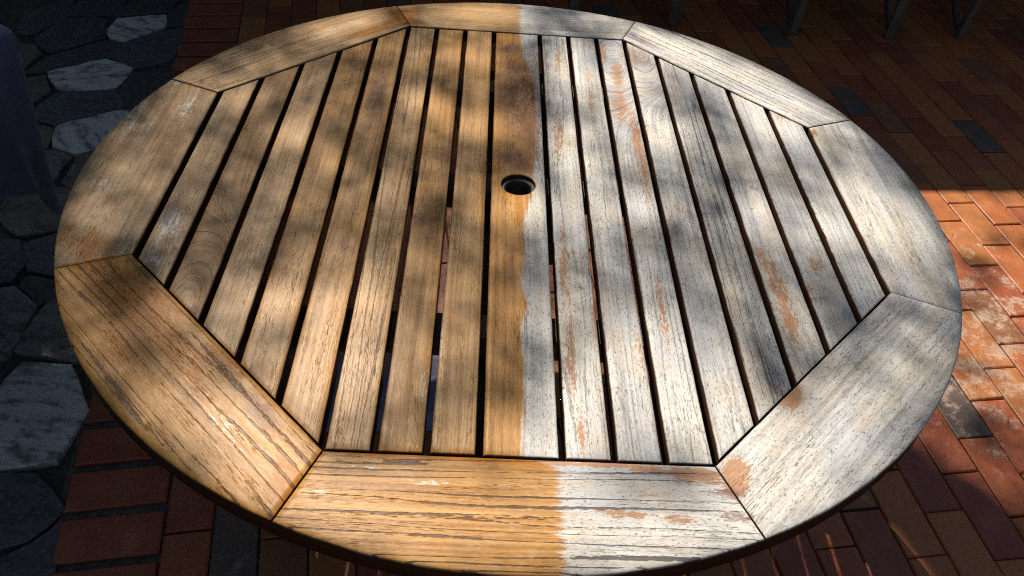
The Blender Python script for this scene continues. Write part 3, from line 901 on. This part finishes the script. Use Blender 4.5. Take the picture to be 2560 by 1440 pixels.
# ------------------------------------------------------------------ chairs in the shade behind
def make_chair(loc, rz, label):
    t = empty('garden_chair', loc, rz)
    tag(t, label, 'chair', 'wooden chairs in the shade behind the table')
    W = .46
    for sx in (-1, 1):
        x = sx * W / 2
        link('front_leg', beam_mesh('front_leg', (x, 0, 0.0005), (x - .01 * sx, -.035, .62), .045, .028, M['chair']), t)
        link('slant_bar', beam_mesh('slant_bar', (x + sx * .002, .03, .03), (x, .40, .36), .024, .030, M['beam']), t)  # dark slanting bar drawn for the dark line rising from each foot
        link('rear_leg', beam_mesh('rear_leg', (x, .52, 0.0005), (x, .43, .45), .04, .028, M['chair']), t)
        link('back_post', beam_mesh('back_post', (x, .43, .455), (x, .54, .95), .04, .028, M['chair']), t)
        link('armrest', box_mesh('armrest', .055, .56, .022, M['chair']), t, (x - .005 * sx, .20, .635))
    for q in range(6):
        link('seat_slat', box_mesh('seat_slat', W - .03, .058, .018, M['chair']), t, (0, .02 + q * .072, .425 + .001 * q))
    for z, y in ((.56, .462), (.93, .535)):
        link('back_rail', box_mesh('back_rail', W - .045, .024, .055, M['chair']), t, (0, y, z))
    for q in range(7):
        xx = -.165 + q * .055
        link('back_slat', beam_mesh('back_slat', (xx, .467, .588), (xx, .530, .902), .026, .012, M['chair'], .002), t)
    link('front_rail', box_mesh('front_rail', W - .05, .02, .05, M['chair']), t, (0, -.012, .37))
    return t
make_chair((1.535, 2.33, 0), R(2), 'grey wooden garden chair in deep shade, between the other two chairs')
make_chair((2.345, 2.42, 0), R(5), 'grey wooden garden chair with legs standing clear on the open brick paving')
make_chair((.54, 2.36, 0), R(-6), 'grey wooden garden chair whose leg ends just behind the far rim of the table')

# ------------------------------------------------------------------ house with veranda, beyond the chairs
hs = empty('house', (.921, 2.931, 0), R(5.4))
tag(hs, 'rendered house wall with a low veranda roof shading the brick paving', 'house')
link('veranda_roof', box_mesh('veranda_roof', 13.5, 3.2, .08, M['tin'], .01), hs, (1.2, 1.6, 2.29))
link('fascia', box_mesh('fascia', 13.5, .03, .16, M['beam'], .004), hs, (1.2, -.017, 2.27))
link('wall', box_mesh('wall', 13.5, .24, 3.0, M['render'], .01), hs, (1.2, 3.33, 1.5))
for x in (-5.3, 7.7):
    link('post', box_mesh('post', .1, .1, 2.25, M['chair'], .006), hs, (x, .15, 1.123))
dr = link('door', box_mesh('door', .92, .05, 2.05, M['beam'], .006), hs, (-1.0, 3.19, 1.03))
link('handle', box_mesh('handle', .03, .06, .14, M['tin'], .006), dr, (.38, -.05, 0))
wd = link('window', box_mesh('window', 1.6, .05, 1.1, M['chair'], .006), hs, (2.2, 3.19, 1.45))
for sx in (-1, 1):
    link('pane', box_mesh('pane', .70, .02, .95, M['glass'], .002), wd, (sx * .38, -.025, 0))

# ------------------------------------------------------------------ tree whose crown dapples the table
def vnoise(x, y, sc, seed):
    g = np.random.default_rng(seed).random((96, 96))
    fx, fy = (x * sc) % 95, (y * sc) % 95
    ix, iy = fx.astype(int), fy.astype(int); tx, ty = fx - ix, fy - iy
    tx, ty = tx * tx * (3 - 2 * tx), ty * ty * (3 - 2 * ty)
    return (g[ix, iy] * (1 - tx) + g[ix + 1, iy] * tx) * (1 - ty) + (g[ix, iy + 1] * (1 - tx) + g[ix + 1, iy + 1] * tx) * ty
def sm(v, a, b):
    t = np.clip((v - a) / (b - a), 0, 1); return t * t * (3 - 2 * t)
def thickness(x, y):
    """how much foliage the sunbeam to (x, y) on the table's plane passes through"""
    r = np.hypot(x, y)
    tau = TAU0 + .10 * sm(-x, .15, .6) + TAUN * (vnoise(.8 * x + .6 * y + 9, .8 * y - .6 * x + 9, 8.0, 1) - .5) + .7 * TAUN * (vnoise(.5 * x + .87 * y + 9, .5 * y - .87 * x + 9, 15.0, 2) - .5)
    for cx, cy, ux, uy, vx, vy, s in GAPS:
        det = ux * vy - uy * vx
        dx, dy = x - cx, y - cy
        a = (dx * vy - dy * vx) / det; b = (ux * dy - uy * dx) / det
        tau = tau - GAPK * s * np.exp(-.42 * (a * a + b * b))
    tau = np.maximum(tau, .03)
    left = sm(-x, .35, .52) * sm(r, .728, .762) * sm(y, -.9, -.5)
    right = sm(.62 - (x - .83) - y, 0, .10) * sm(x, .2, .35) * sm(r, .728, .762) * sm(y, -.7, -.4)
    lit = sm(x, .85, 1.05) * sm(y, .62, .80)
    left = left * (1 - .75 * np.exp(-(((x + 1.34) / .20) ** 2 + ((y - .62) / .19) ** 2)))
    tau = np.maximum(tau, 3.6 * np.maximum(left, right))
    return np.where(lit > 0, tau * (1 - lit) + (.18 + .5 * (vnoise(x + 9, y + 9, 7, 5) > .62)) * lit, tau)
LW, LL = .0255, .051
dens = 3.6 / (LW * LL * .5 * .62)
X0, X1, Y0, Y1 = -3.0, 2.7, -1.3, 2.7
hc = dens ** -.5                                  # leaf density shaped to cast the wanted sun patches and shade:
nx, ny = int((X1 - X0) / hc), int((Y1 - Y0) / hc)   # error diffusion over a fine grid, then jitter
gx, gy = np.meshgrid(X0 + (np.arange(nx) + .5) * hc, Y0 + (np.arange(ny) + .5) * hc)
want_ = (thickness(gx, gy) / 3.6)
thr = (.5 + rng.uniform(-.12, .12, (ny, nx))).tolist()
row = want_[0].tolist()
pts_ = []
for jy in range(ny):
    nxt = want_[jy + 1].tolist() if jy + 1 < ny else [0.0] * nx
    step_ = 1 if jy % 2 == 0 else -1
    for ix in (range(nx) if step_ == 1 else range(nx - 1, -1, -1)):
        v = row[ix]
        on = v > thr[jy][ix]
        e = v - 1.0 if on else v
        if on: pts_.append((ix, jy))
        a, b = ix + step_, ix - step_
        if 0 <= a < nx: row[a] += e * .4375; nxt[a] += e * .0625
        if 0 <= b < nx: nxt[b] += e * .1875
        nxt[ix] += e * .3125
    row = nxt
pts_ = np.array(pts_, float)
px = X0 + (pts_[:, 0] + rng.uniform(0, 1, len(pts_))) * hc
py = Y0 + (pts_[:, 1] + rng.uniform(0, 1, len(pts_))) * hc
n = len(px)

D = rng.uniform(5.8, 9.0, n)
cen = np.stack([px, py, np.full(n, TZ)], 1) + np.array(SUN)[None] * D[:, None]
nz = np.stack([rng.normal(0, .55, n), rng.normal(0, .55, n), np.ones(n)], 1); nz /= np.linalg.norm(nz, axis=1)[:, None]
az = rng.uniform(0, 6.283, n)
t1 = np.stack([np.cos(az), np.sin(az), np.zeros(n)], 1)
t1 -= nz * (t1 * nz).sum(1)[:, None]; t1 /= np.linalg.norm(t1, axis=1)[:, None]
t2 = np.cross(nz, t1)
sc_ = rng.uniform(.75, 1.25, n)[:, None]
va = cen - t1 * LL / 2 * sc_; vb = cen + t2 * LW / 2 * sc_ + nz * .006; vc = cen + t1 * LL / 2 * sc_; vd = cen - t2 * LW / 2 * sc_ + nz * .006
allv = np.stack([va, vb, vc, vd], 1).reshape(-1, 3)
tri = np.array([[0, 1, 2], [0, 2, 3]])[None] + (np.arange(n) * 4)[:, None, None]
me = bpy.data.meshes.new('crown')
me.vertices.add(4 * n); me.vertices.foreach_set('co', allv.ravel())
me.loops.add(6 * n); me.loops.foreach_set('vertex_index', tri.ravel().astype(np.int32))
me.polygons.add(2 * n); me.polygons.foreach_set('loop_start', (np.arange(2 * n) * 3).astype(np.int32))
me.update(calc_edges=True); me.validate()
me.materials.append(M['leaf'])
at = me.attributes.new('clay', 'FLOAT', 'FACE'); at.data.foreach_set('value', np.repeat(rng.random(n), 2).astype(np.float32))
TB = Vector((-6.2, 3.2, 0))
tree = empty('shade_tree', TB)
tag(tree, 'broad leafy tree spreading over the veranda edge and dappling the table', 'tree')
crown = link('crown', me, tree, -TB)
def limb(name, pts, r0, r1, parent):
    pts = [Vector(p) - TB for p in pts]
    v, f, ns = [], [], 10
    for i, p in enumerate(pts):
        d = (pts[min(i + 1, len(pts) - 1)] - pts[max(i - 1, 0)]).normalized()
        a = d.orthogonal().normalized(); b = d.cross(a)
        r = r0 + (r1 - r0) * i / (len(pts) - 1)
        for q in range(ns):
            t = 2 * math.pi * q / ns
            v.append(p + (a * math.cos(t) + b * math.sin(t)) * r * random.uniform(.93, 1.07))
    for i in range(len(pts) - 1):
        for q in range(ns):
            w = (q + 1) % ns
            f.append((i * ns + q, i * ns + w, (i + 1) * ns + w, (i + 1) * ns + q))
    f.append(tuple(range(ns - 1, -1, -1))); f.append(tuple((len(pts) - 1) * ns + q for q in range(ns)))
    return link(name, mesh(name, v, f, M['bark'], True), parent)
limb('trunk', [(-6.2, 3.2, -.03), (-6.15, 3.25, 1.2), (-6.0, 3.35, 2.6), (-5.7, 3.6, 4.0), (-5.3, 3.9, 5.0)], .26, .15, tree)
for pts, r in (([(-5.35, 3.9, 4.9), (-4.6, 5.0, 5.8), (-3.6, 6.2, 6.6), (-2.4, 7.2, 7.0)], .10),
               ([(-5.7, 3.6, 4.0), (-4.8, 3.5, 4.8), (-3.9, 3.6, 5.5), (-3.1, 3.9, 6.0)], .08),
               ([(-5.3, 3.9, 5.0), (-4.9, 4.8, 6.2), (-4.2, 5.6, 7.2)], .09),
               ([(-3.6, 6.2, 6.6), (-2.0, 6.8, 6.9), (-.6, 7.4, 7.0)], .05)):
    limb('limb', pts, r, .02, tree)

# ------------------------------------------------------------------ unseen second tree and side walls, added to cut the sky light
def leaf_cloud(cen, nz, size, asp):
    n = len(cen)
    nz = nz / np.linalg.norm(nz, axis=1)[:, None]
    az = rng.uniform(0, 6.283, n)
    t1 = np.stack([np.cos(az), np.sin(az), np.zeros(n)], 1)
    t1 -= nz * (t1 * nz).sum(1)[:, None]; t1 /= np.linalg.norm(t1, axis=1)[:, None]
    t2 = np.cross(nz, t1)
    L = size * rng.uniform(.7, 1.3, n)[:, None]
    vv = np.stack([cen - t1 * L / 2, cen + t2 * L * asp / 2 + nz * .01, cen + t1 * L / 2, cen - t2 * L * asp / 2 + nz * .01], 1).reshape(-1, 3)
    tr = np.array([[0, 1, 2], [0, 2, 3]])[None] + (np.arange(n) * 4)[:, None, None]
    me = bpy.data.meshes.new('crown')
    me.vertices.add(4 * n); me.vertices.foreach_set('co', vv.ravel())
    me.loops.add(6 * n); me.loops.foreach_set('vertex_index', tr.ravel().astype(np.int32))
    me.polygons.add(2 * n); me.polygons.foreach_set('loop_start', (np.arange(2 * n) * 3).astype(np.int32))
    me.update(calc_edges=True); me.validate()
    me.materials.append(M['leaf'])
    a = me.attributes.new('clay', 'FLOAT', 'FACE'); a.data.foreach_set('value', np.repeat(rng.random(n), 2).astype(np.float32))
    return me
TB = Vector((2.6, -5.2, 0))
t2 = empty('sky_block_tree', TB)
tag(t2, 'added unseen tree, its dense crown put over the terrace to block sky light', 'tree')
cl = np.stack([rng.uniform(-4.5, 5.5, 260), rng.uniform(-6.0, 1.7, 260), rng.uniform(3.6, 6.2, 260)], 1)
cc = np.repeat(cl, 75, 0) + rng.normal(0, 1, (260 * 75, 3)) * np.array([.38, .38, .22])
cc = cc[(cc[:, 1] < 1.0 + (cc[:, 2] - 3.3) * .55) & (cc[:, 2] > 2.9)]
link('crown', leaf_cloud(cc, np.stack([rng.normal(0, .4, len(cc)), rng.normal(0, .4, len(cc)), np.ones(len(cc))], 1), .13, .5), t2, -TB)
limb('trunk', [(2.6, -5.2, -.03), (2.5, -5.1, 1.4), (2.3, -4.7, 2.8), (2.0, -4.2, 4.0), (1.7, -3.6, 5.2)], .24, .12, t2)
for pts, r in (([(2.3, -4.7, 2.8), (1.4, -3.4, 3.7), (.4, -2.0, 4.4), (-.2, -.6, 4.8)], .09), ([(2.0, -4.2, 4.0), (2.8, -3.0, 4.6), (3.2, -1.4, 5.0)], .08),
               ([(1.7, -3.6, 5.2), (0.0, -3.2, 5.5), (-2.0, -2.8, 5.6)], .07)):
    limb('limb', pts, r, .02, t2)
for nm, sx, sy, loc, lab in (('sky_block_wall', .22, 12, (-4.6, -1.5, 1.1), 'added unseen wall on the flagstone side, blocking sky light'),
                             ('sky_block_wall', .22, 12, (6.6, -1.5, 1.1), 'added unseen wall on the brick side, blocking sky light')):
    o = link(nm, None, None, loc); o.empty_display_size = .1  # walls out of view, added to darken the floor by blocking sky
    tag(o, lab, 'wall')
    link('wall_body', box_mesh('wall_body', sx, sy, 2.2, M['render'], .01), o)
    link('coping', box_mesh('coping', sx + .06, sy + .06, .06, M['tin'], .008), o, (0, 0, 1.131))

# ------------------------------------------------------------------ dry bits of leaf and twig on the paving
lv, lf = [], []
rl = random.Random(21)
for q in range(420):
    if q % 4: x, y = rl.uniform(.7, 2.4), rl.uniform(-.5, 2.2)
    else: x, y = rl.uniform(-1.9, -.4), rl.uniform(-.5, 1.6)
    L = rl.uniform(.004, .016) if q % 7 else rl.uniform(.02, .035)
    w = rl.uniform(.0012, .004) if q % 7 else .0016
    a = rl.uniform(0, 6.283); c, s_ = math.cos(a), math.sin(a)
    z = .0042
    b = len(lv)
    for u_, v_, z_ in ((-1, 0, 0), (0, -1, .001), (1, 0, .0005), (0, 1, .0012), (0, 0, .0026)):
        lv.append((x + u_ * L / 2 * c - v_ * w / 2 * s_, y + u_ * L / 2 * s_ + v_ * w / 2 * c, z + z_))
    lf += [(b, b + 1, b + 4), (b + 1, b + 2, b + 4), (b + 2, b + 3, b + 4), (b + 3, b, b + 4)]
litter = link('leaf_litter', mesh('leaf_litter', lv, lf, plain_wood('dry_leaf', (0.05, 0.028, 0.014), (0.22, 0.15, 0.075), 0.8)))
tag(litter, 'scattered dry leaf bits and twigs lying on the paving', 'leaf litter', kind='stuff')
